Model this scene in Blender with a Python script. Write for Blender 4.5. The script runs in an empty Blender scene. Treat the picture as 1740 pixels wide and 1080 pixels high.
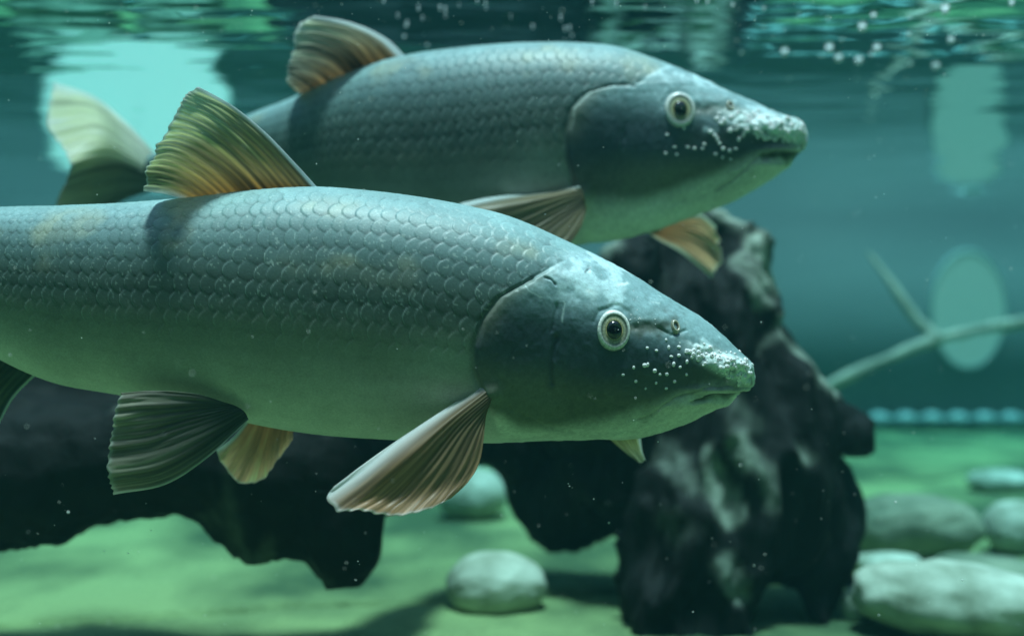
import bpy, math, random
import numpy as np
from mathutils import Vector
R = math.radians
random.seed(7); rng = np.random.default_rng(7)
S = bpy.context.scene
COL = S.collection

# ---------------------------------------------------------------- camera, world, sun, exposure
FPX = 1866.0                                   # focal length in photograph pixels (1740 x 1080)
cam = bpy.data.objects.new('camera', bpy.data.cameras.new('camera')); COL.objects.link(cam)
cam.rotation_euler = (R(90), 0, 0)
cam.data.sensor_width = 36; cam.data.lens = 36 * FPX / 1740
cam.data.clip_start = 0.01; cam.data.clip_end = 500
cam.data.dof.use_dof = True; cam.data.dof.focus_distance = 0.565; cam.data.dof.aperture_fstop = 4.1
S.camera = cam
W = bpy.data.worlds.new('World'); S.world = W; W.use_nodes = True
SUN_EL, SUN_AZ = R(84), R(165)
nt = W.node_tree
sky = nt.nodes.new('ShaderNodeTexSky'); sky.sky_type = 'NISHITA'; sky.sun_disc = False
sky.sun_elevation = SUN_EL; sky.sun_rotation = SUN_AZ
bg = nt.nodes['Background']; bg.inputs[1].default_value = 0.15
nt.links.new(sky.outputs[0], bg.inputs[0])
sun = bpy.data.objects.new('sun', bpy.data.lights.new('sun', 'SUN')); COL.objects.link(sun)
sun.data.energy = 4.0; sun.data.angle = R(9); sun.data.color = (1.0, 0.98, 0.95)
sd = Vector((math.sin(SUN_AZ) * math.cos(SUN_EL), math.cos(SUN_AZ) * math.cos(SUN_EL), math.sin(SUN_EL)))
sun.rotation_euler = sd.to_track_quat('Z', 'Y').to_euler()
S.view_settings.view_transform = 'Standard'; S.view_settings.look = 'None'
S.view_settings.gamma = 1; S.view_settings.exposure = 0.3
S.cycles.use_denoising = True
S.cycles.max_bounces = 8; S.cycles.diffuse_bounces = 3; S.cycles.glossy_bounces = 4
S.cycles.transmission_bounces = 4; S.cycles.transparent_max_bounces = 16; S.cycles.volume_bounces = 1
S.cycles.volume_step_rate = 4; S.cycles.sample_clamp_indirect = 4; S.cycles.caustics_reflective = False

WALL_Y, SURF_Z, FLOOR_Z = 2.7, 0.239, -0.268

# ---------------------------------------------------------------- helpers
def at(px, py, Y):
    return np.array([(px - 870) / FPX * Y, Y, (540 - py) / FPX * Y])

def tag(o, label=None, cat=None, group=None, kind=None):
    for k, v in (('label', label), ('category', cat), ('group', group), ('kind', kind)):
        if v: o[k] = v
    return o

def empty(name, loc=(0, 0, 0)):
    o = bpy.data.objects.new(name, None); o.location = loc; o.empty_display_size = .02
    COL.objects.link(o); return o

def mesh_np(name, v, faces, mat, parent=None, col=None, smooth=True):
    """v Nx3 array, faces Mx4 or Mx3 array (or list of arrays)"""
    v = np.asarray(v, dtype=np.float32)
    if not isinstance(faces, list): faces = [faces]
    loops = np.concatenate([f.reshape(-1) for f in faces]).astype(np.int32)
    tot = np.concatenate([np.full(len(f), f.shape[1], np.int32) for f in faces])
    start = np.concatenate([[0], np.cumsum(tot)[:-1]]).astype(np.int32)
    me = bpy.data.meshes.new(name)
    me.vertices.add(len(v)); me.vertices.foreach_set('co', v.reshape(-1))
    me.loops.add(len(loops)); me.loops.foreach_set('vertex_index', loops)
    me.polygons.add(len(tot)); me.polygons.foreach_set('loop_start', start); me.polygons.foreach_set('loop_total', tot)
    me.update(calc_edges=True)
    if col is not None:
        a = me.color_attributes.new('Col', 'FLOAT_COLOR', 'POINT')
        c = np.ones((len(v), 4), np.float32); c[:, :col.shape[1]] = col
        a.data.foreach_set('color', c.reshape(-1))
    if smooth: me.polygons.foreach_set('use_smooth', np.ones(len(tot), bool))
    me.validate(); me.materials.append(mat)
    o = bpy.data.objects.new(name, me); COL.objects.link(o)
    if parent is not None:
        o.parent = parent
        o.location = tuple(-c for c in parent.location)
    return o

def grid_faces(n, m, wrap=False, off=0, flip=False):
    i = np.arange(n - 1)[:, None]; j = np.arange(m if wrap else m - 1)[None, :]
    j2 = (j + 1) % m
    f = np.stack([i * m + j, i * m + j2, (i + 1) * m + j2, (i + 1) * m + j], -1).reshape(-1, 4) + off
    return f[:, ::-1] if flip else f

def herm(xk, yk, x):
    """cubic interpolation through knots, yk may be (n,d)"""
    xk = np.asarray(xk, float); yk = np.asarray(yk, float)
    one = yk.ndim == 1
    if one: yk = yk[:, None]
    d = np.diff(yk, axis=0) / np.diff(xk)[:, None]
    m = np.empty_like(yk); m[0] = d[0]; m[-1] = d[-1]
    h = np.diff(xk)
    if len(xk) > 2:
        w1 = h[1:][:, None]; w0 = h[:-1][:, None]
        m[1:-1] = (d[:-1] * w1 + d[1:] * w0) / (w0 + w1)
    x = np.clip(np.asarray(x, float), xk[0], xk[-1])
    i = np.clip(np.searchsorted(xk, x, side='right') - 1, 0, len(xk) - 2)
    t = ((x - xk[i]) / h[i])[..., None]; hh = h[i][..., None]
    y = (2*t**3-3*t**2+1)*yk[i] + (t**3-2*t**2+t)*hh*m[i] + (-2*t**3+3*t**2)*yk[i+1] + (t**3-t**2)*hh*m[i+1]
    return y[..., 0] if one else y

def sst(a, b, x):
    t = np.clip((x - a) / (b - a), 0, 1); return t * t * (3 - 2 * t)

def vnoise(p, seed=0):
    p = np.asarray(p, float); i = np.floor(p).astype(np.int64); f = p - i; f = f * f * (3 - 2 * f)
    def h(ix, iy, iz):
        n = (ix * 374761393 + iy * 668265263 + iz * 2147483647 + seed * 974634777) & 0xffffffff
        n = ((n ^ (n >> 13)) * 1274126177) & 0xffffffff
        n = ((n ^ (n >> 16)) * 2246822519) & 0xffffffff
        return ((n ^ (n >> 15)) & 0xffffff) / 0xffffff * 2 - 1
    r = 0
    for dx in (0, 1):
        for dy in (0, 1):
            for dz in (0, 1):
                w = (f[..., 0] if dx else 1 - f[..., 0]) * (f[..., 1] if dy else 1 - f[..., 1]) * (f[..., 2] if dz else 1 - f[..., 2])
                r = r + w * h(i[..., 0] + dx, i[..., 1] + dy, i[..., 2] + dz)
    return r

def fbm(p, scale, octv=4, seed=0):
    p = np.asarray(p, float) * scale; r = 0; a = 1; s = 0
    for k in range(octv):
        r = r + a * vnoise(p + 17.3 * k, seed + k); s += a; a *= .5; p = p * 2.03
    return r / s

def pdist(px, py, line):
    """distance to a polyline and side-free param"""
    best = np.full(px.shape, 1e9)
    for (x0, y0), (x1, y1) in zip(line[:-1], line[1:]):
        dx, dy = x1 - x0, y1 - y0
        t = np.clip(((px - x0) * dx + (py - y0) * dy) / (dx * dx + dy * dy), 0, 1)
        best = np.minimum(best, np.hypot(px - x0 - t * dx, py - y0 - t * dy))
    return best

# ---------------------------------------------------------------- materials
def new_mat(name):
    m = bpy.data.materials.new(name); m.use_nodes = True
    return m, m.node_tree, m.node_tree.nodes['Principled BSDF']

def plain(name, c, rough=.6, spec=.5, **kw):
    m, t, b = new_mat(name)
    b.inputs['Base Color'].default_value = (*c, 1); b.inputs['Roughness'].default_value = rough
    b.inputs['Specular IOR Level'].default_value = spec
    for k, v in kw.items(): b.inputs[k.replace('_', ' ')].default_value = v
    return m

def noisy(name, c1, c2, scale, rough=.8, bump=.3, bdist=.002, bscale=None, detail=6, lo=.35, hi=.65, spec=.3, stretch=None):
    m, t, b = new_mat(name); N = t.nodes; L = t.links
    tc = N.new('ShaderNodeTexCoord'); n = N.new('ShaderNodeTexNoise'); r = N.new('ShaderNodeValToRGB')
    src = tc.outputs['Object']
    if stretch:
        mp = N.new('ShaderNodeMapping'); mp.inputs['Scale'].default_value = stretch
        L.new(src, mp.inputs['Vector']); src = mp.outputs[0]
    n.inputs['Scale'].default_value = scale; n.inputs['Detail'].default_value = detail
    L.new(src, n.inputs['Vector']); L.new(n.outputs[0], r.inputs[0])
    r.color_ramp.elements[0].position = lo; r.color_ramp.elements[0].color = (*c1, 1)
    r.color_ramp.elements[1].position = hi; r.color_ramp.elements[1].color = (*c2, 1)
    L.new(r.outputs[0], b.inputs['Base Color']); b.inputs['Roughness'].default_value = rough
    b.inputs['Specular IOR Level'].default_value = spec
    n2 = N.new('ShaderNodeTexNoise'); n2.inputs['Scale'].default_value = bscale or scale * 4; n2.inputs['Detail'].default_value = 5
    L.new(src, n2.inputs['Vector'])
    bp = N.new('ShaderNodeBump'); bp.inputs['Strength'].default_value = bump; bp.inputs['Distance'].default_value = bdist
    L.new(n2.outputs[0], bp.inputs['Height']); L.new(bp.outputs[0], b.inputs['Normal'])
    return m

def attr_mat(name, rough, spec, bscale, bump, bdist, mottle=.25, coat=0., sheen_noise=0.):
    m, t, b = new_mat(name); N = t.nodes; L = t.links
    a = N.new('ShaderNodeVertexColor'); a.layer_name = 'Col'
    tc = N.new('ShaderNodeTexCoord')
    n = N.new('ShaderNodeTexNoise'); n.inputs['Scale'].default_value = bscale; n.inputs['Detail'].default_value = 6
    L.new(tc.outputs['Object'], n.inputs['Vector'])
    mr = N.new('ShaderNodeMapRange'); mr.inputs['To Min'].default_value = 1 - mottle; mr.inputs['To Max'].default_value = 1 + mottle
    mr.inputs['From Min'].default_value = .3; mr.inputs['From Max'].default_value = .7
    L.new(n.outputs[0], mr.inputs['Value'])
    mx = N.new('ShaderNodeVectorMath'); mx.operation = 'SCALE'
    L.new(a.outputs[0], mx.inputs[0]); L.new(mr.outputs[0], mx.inputs['Scale']); L.new(mx.outputs[0], b.inputs['Base Color'])
    bp = N.new('ShaderNodeBump'); bp.inputs['Strength'].default_value = bump; bp.inputs['Distance'].default_value = bdist
    L.new(n.outputs[0], bp.inputs['Height']); L.new(bp.outputs[0], b.inputs['Normal'])
    b.inputs['Roughness'].default_value = rough; b.inputs['Specular IOR Level'].default_value = spec
    b.inputs['Coat Weight'].default_value = coat; b.inputs['Coat Roughness'].default_value = .25
    return m

M_SKIN = attr_mat('fish_skin', .50, .4, 900, .25, .0004, .12, coat=.03)
M_ROCK = noisy('pale_stone', (.26, .30, .22), (.60, .65, .54), 22, .8, .5, .004, 60)
M_ROCK2 = noisy('dull_stone', (.10, .14, .09), (.30, .34, .24), 16, .85, .5, .004, 60)
M_WOOD = attr_mat('waterlogged_wood', .75, .2, 55, .7, .004, .6)
M_BRANCH = noisy('branch_bark', (.24, .26, .20), (.46, .48, .38), 14, .85, .4, .003, 50)
M_TUB = plain('tubercle_white', (.92, .93, .92), 1.0, .05)
M_PUPIL = plain('pupil_black', (.004, .005, .007), .08, .8)
M_EYE = attr_mat('eye_gloss', .25, .6, 1800, .1, .0001, .3, coat=.8)

def fin_mat():
    m, t, b = new_mat('fin_membrane'); N = t.nodes; L = t.links
    a = N.new('ShaderNodeVertexColor'); a.layer_name = 'Col'
    tr = N.new('ShaderNodeBsdfTranslucent'); mx = N.new('ShaderNodeMixShader'); mx.inputs[0].default_value = .62
    L.new(a.outputs[0], b.inputs['Base Color']); L.new(a.outputs[0], tr.inputs[0])
    b.inputs['Roughness'].default_value = .4
    L.new(b.outputs[0], mx.inputs[1]); L.new(tr.outputs[0], mx.inputs[2])
    tp = N.new('ShaderNodeBsdfTransparent'); m2 = N.new('ShaderNodeMixShader')
    L.new(a.outputs[1], m2.inputs[0]); L.new(tp.outputs[0], m2.inputs[1]); L.new(mx.outputs[0], m2.inputs[2])
    L.new(m2.outputs[0], N['Material Output'].inputs[0]); return m
M_FIN = fin_mat()

# ---------------------------------------------------------------- setting: tank
# floor: one displaced sheet
def floor_height(x, y):
    p = np.stack([x, y, x * 0], -1)
    z = FLOOR_Z + .010 * fbm(p, 2.2, 3, 3) + .006 * fbm(p, 10, 4, 5) + .0012 * fbm(p, 60, 3, 6)
    # slab joint running across the near floor
    jx = np.array([-3, -.445, -.06, .097, .6, 3]); jy = np.array([.955, .955, 1.02, 1.07, 1.16, 1.3])
    d = np.abs(y - np.interp(x, jx, jy) - .006 * fbm(p, 5, 2, 9))
    z = z - .012 * (1 - sst(.003, .012, d))
    return z
gx = np.linspace(-2.4, 2.4, 520); gy = np.concatenate([np.linspace(-.6, .8, 60), np.linspace(.81, 1.4, 150), np.linspace(1.41, 2.75, 110)])
GX, GY = np.meshgrid(gx, gy, indexing='ij')
v = np.stack([GX, GY, floor_height(GX, GY)], -1).reshape(-1, 3)
M_FLOOR = noisy('algae_floor', (.055, .10, .045), (.26, .35, .145), 6, .9, .9, .010, 60, 10, lo=.38, hi=.62, stretch=(1, .7, 1))
fl = mesh_np('floor', v, grid_faces(len(gx), len(gy), flip=True), M_FLOOR); tag(fl, kind='structure')

def box(name, x0, x1, y0, y1, z0, z1, mat, parent=None):
    v = np.array([(x, y, z) for x in (x0, x1) for y in (y0, y1) for z in (z0, z1)])
    f = np.array([(0, 1, 3, 2), (4, 6, 7, 5), (0, 4, 5, 1), (2, 3, 7, 6), (0, 2, 6, 4), (1, 5, 7, 3)])
    return mesh_np(name, v, f, mat, parent, smooth=False)
M_WALL = noisy('tank_wall', (.15, .155, .15), (.25, .255, .24), 1.6, .85, .2, .003, 30, stretch=(.5, 1, 2))
tag(box('back_wall', -2.5, 2.5, WALL_Y, WALL_Y + .1, -.4, .245, M_WALL), kind='structure')
tag(box('side_wall', -2.5, -2.4, -.7, WALL_Y - .002, -.4, .245, M_WALL), kind='structure')
tag(box('side_wall', 2.4, 2.5, -.7, WALL_Y - .002, -.4, .245, M_WALL), kind='structure')
M_DARK = plain('dark_room_side', (.02, .035, .035), .8)
tag(box('front_wall', -2.39, 2.39, -.7, -.6, -.4, .245, M_DARK), kind='structure')

# water surface, seen from below: a mirror beyond the critical angle, clear to light from above
wx = np.linspace(-2.44, 2.44, 560); wy = np.concatenate([np.linspace(-.64, .6, 60), np.linspace(.605, 1.5, 220), np.linspace(1.51, 2.74, 140)])
GX, GY = np.meshgrid(wx, wy, indexing='ij'); P = np.stack([GX, GY, GX * 0], -1)
h = .0020 * fbm(P * (.9, .9, 1), 4.5, 2, 21) + .0006 * fbm(P * (.45, 1.3, 1), 15, 2, 22) + .00020 * fbm(P * (.5, 1.5, 1), 48, 2, 23)
v = np.stack([GX, GY, SURF_Z + h], -1).reshape(-1, 3)
m, t, b = new_mat('water_surface'); N = t.nodes; L = t.links; N.remove(b)
fr = N.new('ShaderNodeFresnel'); fr.inputs['IOR'].default_value = 1.33
gl = N.new('ShaderNodeBsdfGlossy'); gl.inputs['Roughness'].default_value = .02; gl.inputs[0].default_value = (.97, .98, .98, 1)
tp = N.new('ShaderNodeBsdfTransparent'); mx = N.new('ShaderNodeMixShader')
L.new(fr.outputs[0], mx.inputs[0]); L.new(tp.outputs[0], mx.inputs[1]); L.new(gl.outputs[0], mx.inputs[2]); L.new(mx.outputs[0], N['Material Output'].inputs[0])
ws = mesh_np('water', v, grid_faces(len(wx), len(wy), flip=True), m); tag(ws, kind='structure')

# ---------------------------------------------------------------- fish
def scale_field(X, T, a=1.0, b=.78, p=.76):
    """imbricated scales; free edge towards -X. Returns height 0..1, edge closeness, cell random"""
    H = np.zeros(X.shape); E = np.zeros(X.shape); C = np.zeros(X.shape); VV = np.zeros(X.shape); SC = np.full(X.shape, -1.)
    r0 = np.round(T).astype(int)
    for dr in (-1, 0, 1):
        r = r0 + dr
        off = .5 * (r % 2) * p
        k0 = np.floor((X - off) / p).astype(int)
        for dk in (-1, 0, 1, 2):
            k = k0 + dk
            cx = k * p + off + a; cy = r
            rr = np.sin(r * 12.9 + k * 78.2) * 43758.5; rr = rr - np.floor(rr)
            cx = cx + (rr - .5) * .16; r2 = np.sin(r * 39.3 + k * 11.1) * 9137.7; r2 = r2 - np.floor(r2); cy = cy + (r2 - .5) * .14
            v = (T - cy) / b; e = ((X - cx + .26 * (T - cy)) / a) ** 2 + np.abs(v) ** 2.0
            ins = (e < 1) & (X < cx + .2)
            hh = (1 - .70 * (X - (cx - a)) / a - .16 * v ** 2) * (.86 + .14 * r2) * np.clip((1 - e) / .10, 0, 1) ** .6
            hh = np.where(ins, hh, 0)
            sc = np.where(ins, hh - .03 * v, -1); up = sc > SC; SC = np.where(up, sc, SC)
            H = np.where(up, hh, H); E = np.where(up, np.clip(1 - (1 - e) / .17, 0, 1), E); C = np.where(up, rr, C); VV = np.where(up, np.abs(v), VV)
    return H, E, C, VV

def build_fish(F):
    K = np.array([s[:4] for s in F['stations']], float)           # top px, top py, bottom px, bottom py
    WY = np.array([s[4:] for s in F['stations']], float)          # centre Y, half width (m)
    seg = np.hypot(*((K[1:, :2] + K[1:, 2:] - K[:-1, :2] - K[:-1, 2:]) / 2).T) + 4
    tk = np.concatenate([[0], np.cumsum(seg)])
    ns, nh = F['ns'], F['nh']
    u = np.linspace(0, tk[-1], ns)
    tail = tk[-1] - 60
    u = np.concatenate([np.linspace(0, tail, int(ns * .9)), tail + 60 * (1 - (1 - np.linspace(0, 1, int(ns * .1) + 1)[1:]) ** 1.6)])
    ns = len(u)
    k = herm(tk, K, u); wy = herm(tk, WY, u)
    Y = wy[:, 0]; w = np.maximum(wy[:, 1], 0)
    T = np.stack([(k[:, 0] - 870) / FPX * Y, Y, (540 - k[:, 1]) / FPX * Y], -1)
    B = np.stack([(k[:, 2] - 870) / FPX * Y, Y, (540 - k[:, 3]) / FPX * Y], -1)
    C = (T + B) / 2; H = (T - B) / 2
    d = np.gradient(C, axis=0); d[:, 2] = 0
    d[-30:] = d[-31]; d /= np.linalg.norm(d, axis=1)[:, None]
    lat = np.stack([d[:, 1], -d[:, 0], d[:, 0] * 0], -1)
    th = np.linspace(0, math.pi, nh)
    n = F.get('n', 2.25)
    cz = np.sign(np.cos(th)) * np.abs(np.cos(th)) ** (2 / n); cy = np.abs(np.sin(th)) ** (2 / n)
    cy[0] = cy[-1] = 0
    th2 = th
    def side(sgn):
        return C[:, None] + H[:, None] * (cz[None, :, None]) + sgn * lat[:, None] * (w[:, None] * (cy[None, :] * (1 + .06 * np.cos(th2))[None, :]))[..., None]
    near = side(1)
    px = 870 + near[..., 0] / near[..., 1] * FPX; py = 540 - near[..., 2] / near[..., 1] * FPX
    arc = np.concatenate([np.zeros((ns, 1)), np.cumsum(np.linalg.norm(np.diff(near, axis=1), axis=2), axis=1)], 1)
    tot = arc[:, -1:]; frac = arc / np.maximum(tot, 1e-6)
    # ---- displacement and colour in side-view coordinates
    NR = F['rows']
    ssize = np.maximum(tot[:, 0], .03) / NR
    L = np.concatenate([[0], np.cumsum(np.linalg.norm(np.diff(C, axis=0), axis=1) / ((ssize[1:] + ssize[:-1]) / 2))])
    X = np.repeat(L[:, None], nh, 1); Tm = frac * NR
    wob = fbm(np.stack([X * .25, Tm * .25, X * 0 + F['seed']], -1), 1, 2, 4)
    hs, es, cs, vs = scale_field(X + .6 * wob, Tm + .35 * wob)
    P3 = near
    xl = np.interp(py, [q[1] for q in F['oper']], [q[0] for q in F['oper']])
    dh = px - xl                                                 # >0 : head
    body = 1 - sst(-10, 2, dh)
    vis = 1 - F['fadeamt'] * sst(.44, .66, frac)                     # scales smooth out low on the flank
    nape = sst(.02, .15, frac) * .72 + .28
    hd = 1 - sst(-170, -20, dh + 0 * py) * (1 - sst(.1, .34, frac)) * .8
    amp = body * vis * nape * hd * F['samp']
    disp = amp * (hs - .6)
    opd = sst(-3, 7, dh) * (1 - .0 * frac)
    opw = sst(F['oper'][1][1] - 10, F['oper'][2][1] + 10, py) * (1 - sst(.70, .85, frac))
    disp += .0016 * opw * opd * (1 - sst(10, 130, dh)) - .0011 * opw * np.exp(-((dh + 5) / 5) ** 2)
    fb = fbm(P3, 60, 4, F['seed']); fb2 = fbm(P3, 200, 3, F['seed'] + 3); fb3 = fbm(P3, 22, 3, F['seed'] + 5)
    head = 1 - body
    disp += head * (.0009 * fb + .00018 * fb2) + .0006 * fb3
    wx_ = px + 3.5 * fb2 + 4 * fb; wy_ = py + 3.5 * np.roll(fb2, 7, 1) + 4 * np.roll(fb, 9, 0)
    for line, wd, dep in F['grooves']:
        dd = pdist(wx_, wy_, line); disp += dep * np.exp(-(dd / wd) ** 2)
    for (bx, by, rx, ry, hgt) in F['bumps']:
        disp += hgt * np.exp(-((px - bx) / rx) ** 2 - ((py - by) / ry) ** 2)
    # colour : blue-grey back, shade painted dark into the flank, pale green-white belly
    fr = frac + .02 * fb3
    def mixc(c1, c2, t): return c1 * (1 - t[..., None]) + np.array(c2) * t[..., None]
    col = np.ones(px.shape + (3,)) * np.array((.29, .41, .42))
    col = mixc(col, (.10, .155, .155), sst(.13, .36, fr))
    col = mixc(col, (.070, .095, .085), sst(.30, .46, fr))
    col = mixc(col, (.17, .18, .13), sst(.47, .60, fr))
    col = mixc(col, (.66, .56, .52), sst(.55, .92, fr) * .95)
    bl = np.exp(-((px - F['patch'][0]) / 60) ** 2 - ((py - F['patch'][1]) / 50) ** 2); col = mixc(col, (.34, .36, .28), bl * .6)
    scol = body * vis
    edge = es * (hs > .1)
    col = col * (1 + scol * nape * (-.55 * np.clip(.5 - hs, 0, 1) / .5 + .16 * (cs - .5) - .30 * sst(.35, .9, vs) * sst(.10, .28, frac)))[..., None]  # shade in scale gaps and row creases painted into the colour
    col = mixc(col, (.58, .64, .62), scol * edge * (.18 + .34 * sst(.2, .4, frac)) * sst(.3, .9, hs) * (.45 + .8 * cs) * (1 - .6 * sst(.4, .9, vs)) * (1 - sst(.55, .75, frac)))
    # tiny pale specks on the scale backs
    spk = (fbm(P3, 900, 1, 77) > .62) & (hs > .5)
    col = mixc(col, (.75, .78, .72), scol * spk * .22 * (1 - sst(.45, .6, frac)))
    tan = sst(.05, .5, fbm(P3, 35, 3, 55)) * sst(.08, .16, frac) * (1 - sst(.36, .45, frac))
    col = mixc(col, (.46, .38, .22), tan * .45 * (.4 + .6 * cs))
    # head: smooth slate, light falloff from crown to cheek painted in, pale throat
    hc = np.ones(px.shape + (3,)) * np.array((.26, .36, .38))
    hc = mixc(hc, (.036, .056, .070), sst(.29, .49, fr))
    hc = mixc(hc, (.16, .15, .09), sst(.54, .68, fr) * .7)
    yb = np.interp(px, [q[0] for q in F['jawline']], [q[1] for q in F['jawline']]) + 5 * fb3 * 3
    hc = mixc(hc, (.68, .60, .54), sst(-16, 20, py - yb) * .95)
    hc = mixc(hc, (.70, .80, .84), np.clip(sst(.0, .38, fb + .5 * fb2), 0, 1) * (1 - sst(.28, .42, frac)) * .6)  # bright speculars of the crown painted as pale mottling
    pore = fbm(P3, 520, 2, 31); hc = hc * (1 + .22 * pore + .22 * fb3)[..., None]
    hc = mixc(hc, (.22, .19, .12), np.exp(-(dh / 26) ** 2) * opw * (1 - sst(.45, .6, frac)) * .5)
    col = col * body[..., None] + hc * head[..., None]
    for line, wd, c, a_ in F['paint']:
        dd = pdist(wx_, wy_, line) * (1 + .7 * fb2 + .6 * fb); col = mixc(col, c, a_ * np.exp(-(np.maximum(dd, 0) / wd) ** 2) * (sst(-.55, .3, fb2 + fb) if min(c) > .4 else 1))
    sn = F['snout']
    q = np.exp(-((px - sn[0]) / sn[2]) ** 4 - ((py - sn[1] - (px - sn[0]) * sn[4]) / sn[3]) ** 4)
    col = mixc(col, (.86, .88, .86), q * sst(-.55, -.15, fbm(P3, 250, 2, 8)))
    disp += q * .0019 * (sst(-.3, .35, fbm(P3, 250, 2, 8)) - .2)
    col = np.clip(col * (1 + .12 * fb2 + .18 * fb3 + .10 * fbm(P3, 9, 3, 91))[..., None], 0.004, .9)
    scr = (np.abs(fbm(P3 * (1, 1, 2.5), 30, 2, 44)) < .006) & (fbm(P3, 14, 2, 45) > .25) & (frac < .5)
    col = mixc(col, (.6, .66, .66), scr * .15)
    col = np.clip(col * np.array((.92, 1.07, 1.05)), .004, .9)
    disp += .00010 * fbm(P3, 520, 2, 31) * head
    # normals by finite differences, then both halves
    def nrm(G):
        a_ = np.gradient(G, axis=0); b_ = np.gradient(G, axis=1); q_ = np.cross(a_, b_)
        q_ /= np.maximum(np.linalg.norm(q_, axis=2), 1e-12)[..., None]; return q_
    nn = nrm(near); 
    if (nn[ns // 2, nh // 2] * lat[ns // 2]).sum() < 0: nn = -nn
    nn[:, 0] = H / np.linalg.norm(H, axis=1)[:, None]; nn[:, -1] = -nn[:, 0]
    disp *= sst(0, .02, np.minimum(frac, 1 - frac) + .006)
    disp[-3:] = 0; disp[:3] = 0
    edgefade = 1.0
    nearD = near + nn * (disp * edgefade)[..., None]
    rel = nearD - C[:, None]
    lc = (rel * lat[:, None]).sum(-1)
    farD = nearD - 2 * lat[:, None] * lc[..., None]
    ring = np.concatenate([nearD, farD[:, -2:0:-1]], 1); m = ring.shape[1]
    cc = np.concatenate([col, col[:, -2:0:-1]], 1)
    v = ring.reshape(-1, 3); nV = len(v)
    v = np.concatenate([v, ring[0].mean(0)[None], ring[-1].mean(0)[None]]); c2 = np.concatenate([cc.reshape(-1, 3), cc[0, :1], cc[-1, :1]])
    j = np.arange(m); cap0 = np.stack([j, np.full(m, nV), (j + 1) % m], -1); cap1 = np.stack([(ns - 1) * m + j, (ns - 1) * m + (j + 1) % m, np.full(m, nV + 1)], -1)
    root = empty(F['name'], tuple(C[ns // 2])); tag(root, F['label'], 'fish', 'fish swimming side by side')
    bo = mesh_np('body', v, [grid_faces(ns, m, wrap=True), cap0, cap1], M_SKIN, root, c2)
    def surf(x, y):
        i = np.argmin((px - x) ** 2 + (py - y) ** 2); return nearD.reshape(-1, 3)[i].copy(), nn.reshape(-1, 3)[i].copy(), np.unravel_index(i, px.shape)
    def mirror(p, idx):
        l = lat[idx[0]]; c = C[idx[0]]; return p - 2 * l * ((p - c) @ l)
    # ---- eyes
    ex, ey, er = F['eye']
    p, nv, idx = surf(ex, ey)
    p = p - nv * .0008
    def eye(p, nv):
        rr = 1.04 * er / FPX * p[1]; r = np.array([0, .30, .40, .46, .485, .53, .61, .70, .75, .81, .92, 1.0, 1.12]) * rr
        hgt = np.array([.16, .16, .15, .16, .17, .16, .15, .15, .17, .19, .15, .02, -.35]) * rr
        cl = np.array([(.01,)*3, (.01,)*3, (.01,)*3, (.60, .50, .22), (.50, .44, .20), (.30, .30, .18), (.48, .48, .34), (.22, .24, .18), (.12, .15, .13), (.62, .66, .60), (.84, .86, .80), (.42, .44, .40), (.03, .035, .035)])
        up = np.array([0, 0, 1.]); a1 = np.cross(up, nv); a1 /= np.linalg.norm(a1); a2 = np.cross(nv, a1)
        n_ = 64; ang = np.arange(n_) / n_ * 2 * math.pi
        V = []; Cc = []
        for rad, hh, c_ in zip(r[1:], hgt[1:], cl[1:]):
            V.append(p + nv * hh + rad * (np.cos(ang)[:, None] * a1 * .93 + np.sin(ang)[:, None] * a2 * 1.08))
            wv = (1 + .25 * np.sin(ang * 7 + rad * 3000) * (.2 if rad > .8 * rr else 1) * .6 + .15 * np.sin(ang * 23))[:, None]
            Cc.append(np.clip(np.array(c_) * wv * (1 + .25 * np.sin(ang))[:, None], 0, 1))
        V = np.concatenate(V); Cc = np.concatenate(Cc)
        eo = mesh_np('eye', V, grid_faces(12, n_, wrap=True), M_EYE, root, Cc)
        V = [p + nv * .34 * rr]; 
        for q_ in np.linspace(.08, 1, 8):
            V.extend(p + nv * (.16 + .18 * math.sqrt(max(0, 1 - q_ * q_))) * rr + .455 * rr * q_ * (np.cos(ang)[:, None] * a1 * .93 + np.sin(ang)[:, None] * a2 * 1.08))
        V = np.array(V); jj = np.arange(n_)
        cap = np.stack([np.zeros(n_, int), 1 + jj, 1 + (jj + 1) % n_], -1)
        po = mesh_np('pupil', V, [cap, grid_faces(8, n_, wrap=True, off=1)], M_PUPIL); po.parent = eo
    eye(p, nv)
    l = lat[idx[0]]; eye(mirror(p, idx), nv - 2 * l * (nv @ l))
    # ---- nostril: a small raised rim round a dark hole
    nx, ny, nrr = F['nostril']
    for far in (0, 1):
        p, nv, idx = surf(nx, ny)
        if far: l = lat[idx[0]]; p = mirror(p, idx); nv = nv - 2 * l * (nv @ l)
        up = np.array([0, 0, 1.]); a1 = np.cross(up, nv); a1 /= np.linalg.norm(a1); a2 = np.cross(nv, a1)
        rr = nrr / FPX * p[1]; n_ = 32; ang = np.arange(n_) / n_ * 2 * math.pi; V = []; Cc = []
        for rad, hh, c_ in ((.02, -.2, .01), (.35, -.1, .012), (.5, .25, .16), (.68, .42, .5), (.85, .3, .3), (1.15, -.4, .12)):
            V.append(p + nv * hh * rr + rad * rr * (np.cos(ang)[:, None] * a1 * .75 + np.sin(ang)[:, None] * a2 * 1.2)); Cc.append(np.ones((n_, 3)) * c_ * np.array((1, .98, .7)))
        mesh_np('nostril', np.concatenate(V), grid_faces(6, n_, wrap=True), M_EYE, root, np.concatenate(Cc))
    # ---- breeding tubercles on the snout (one mesh: a skin pattern)
    V = []; FA = []; off = 0
    la = np.linspace(0, math.pi * .62, 6)[1:]; lo = np.arange(10) / 10 * 2 * math.pi
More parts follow.
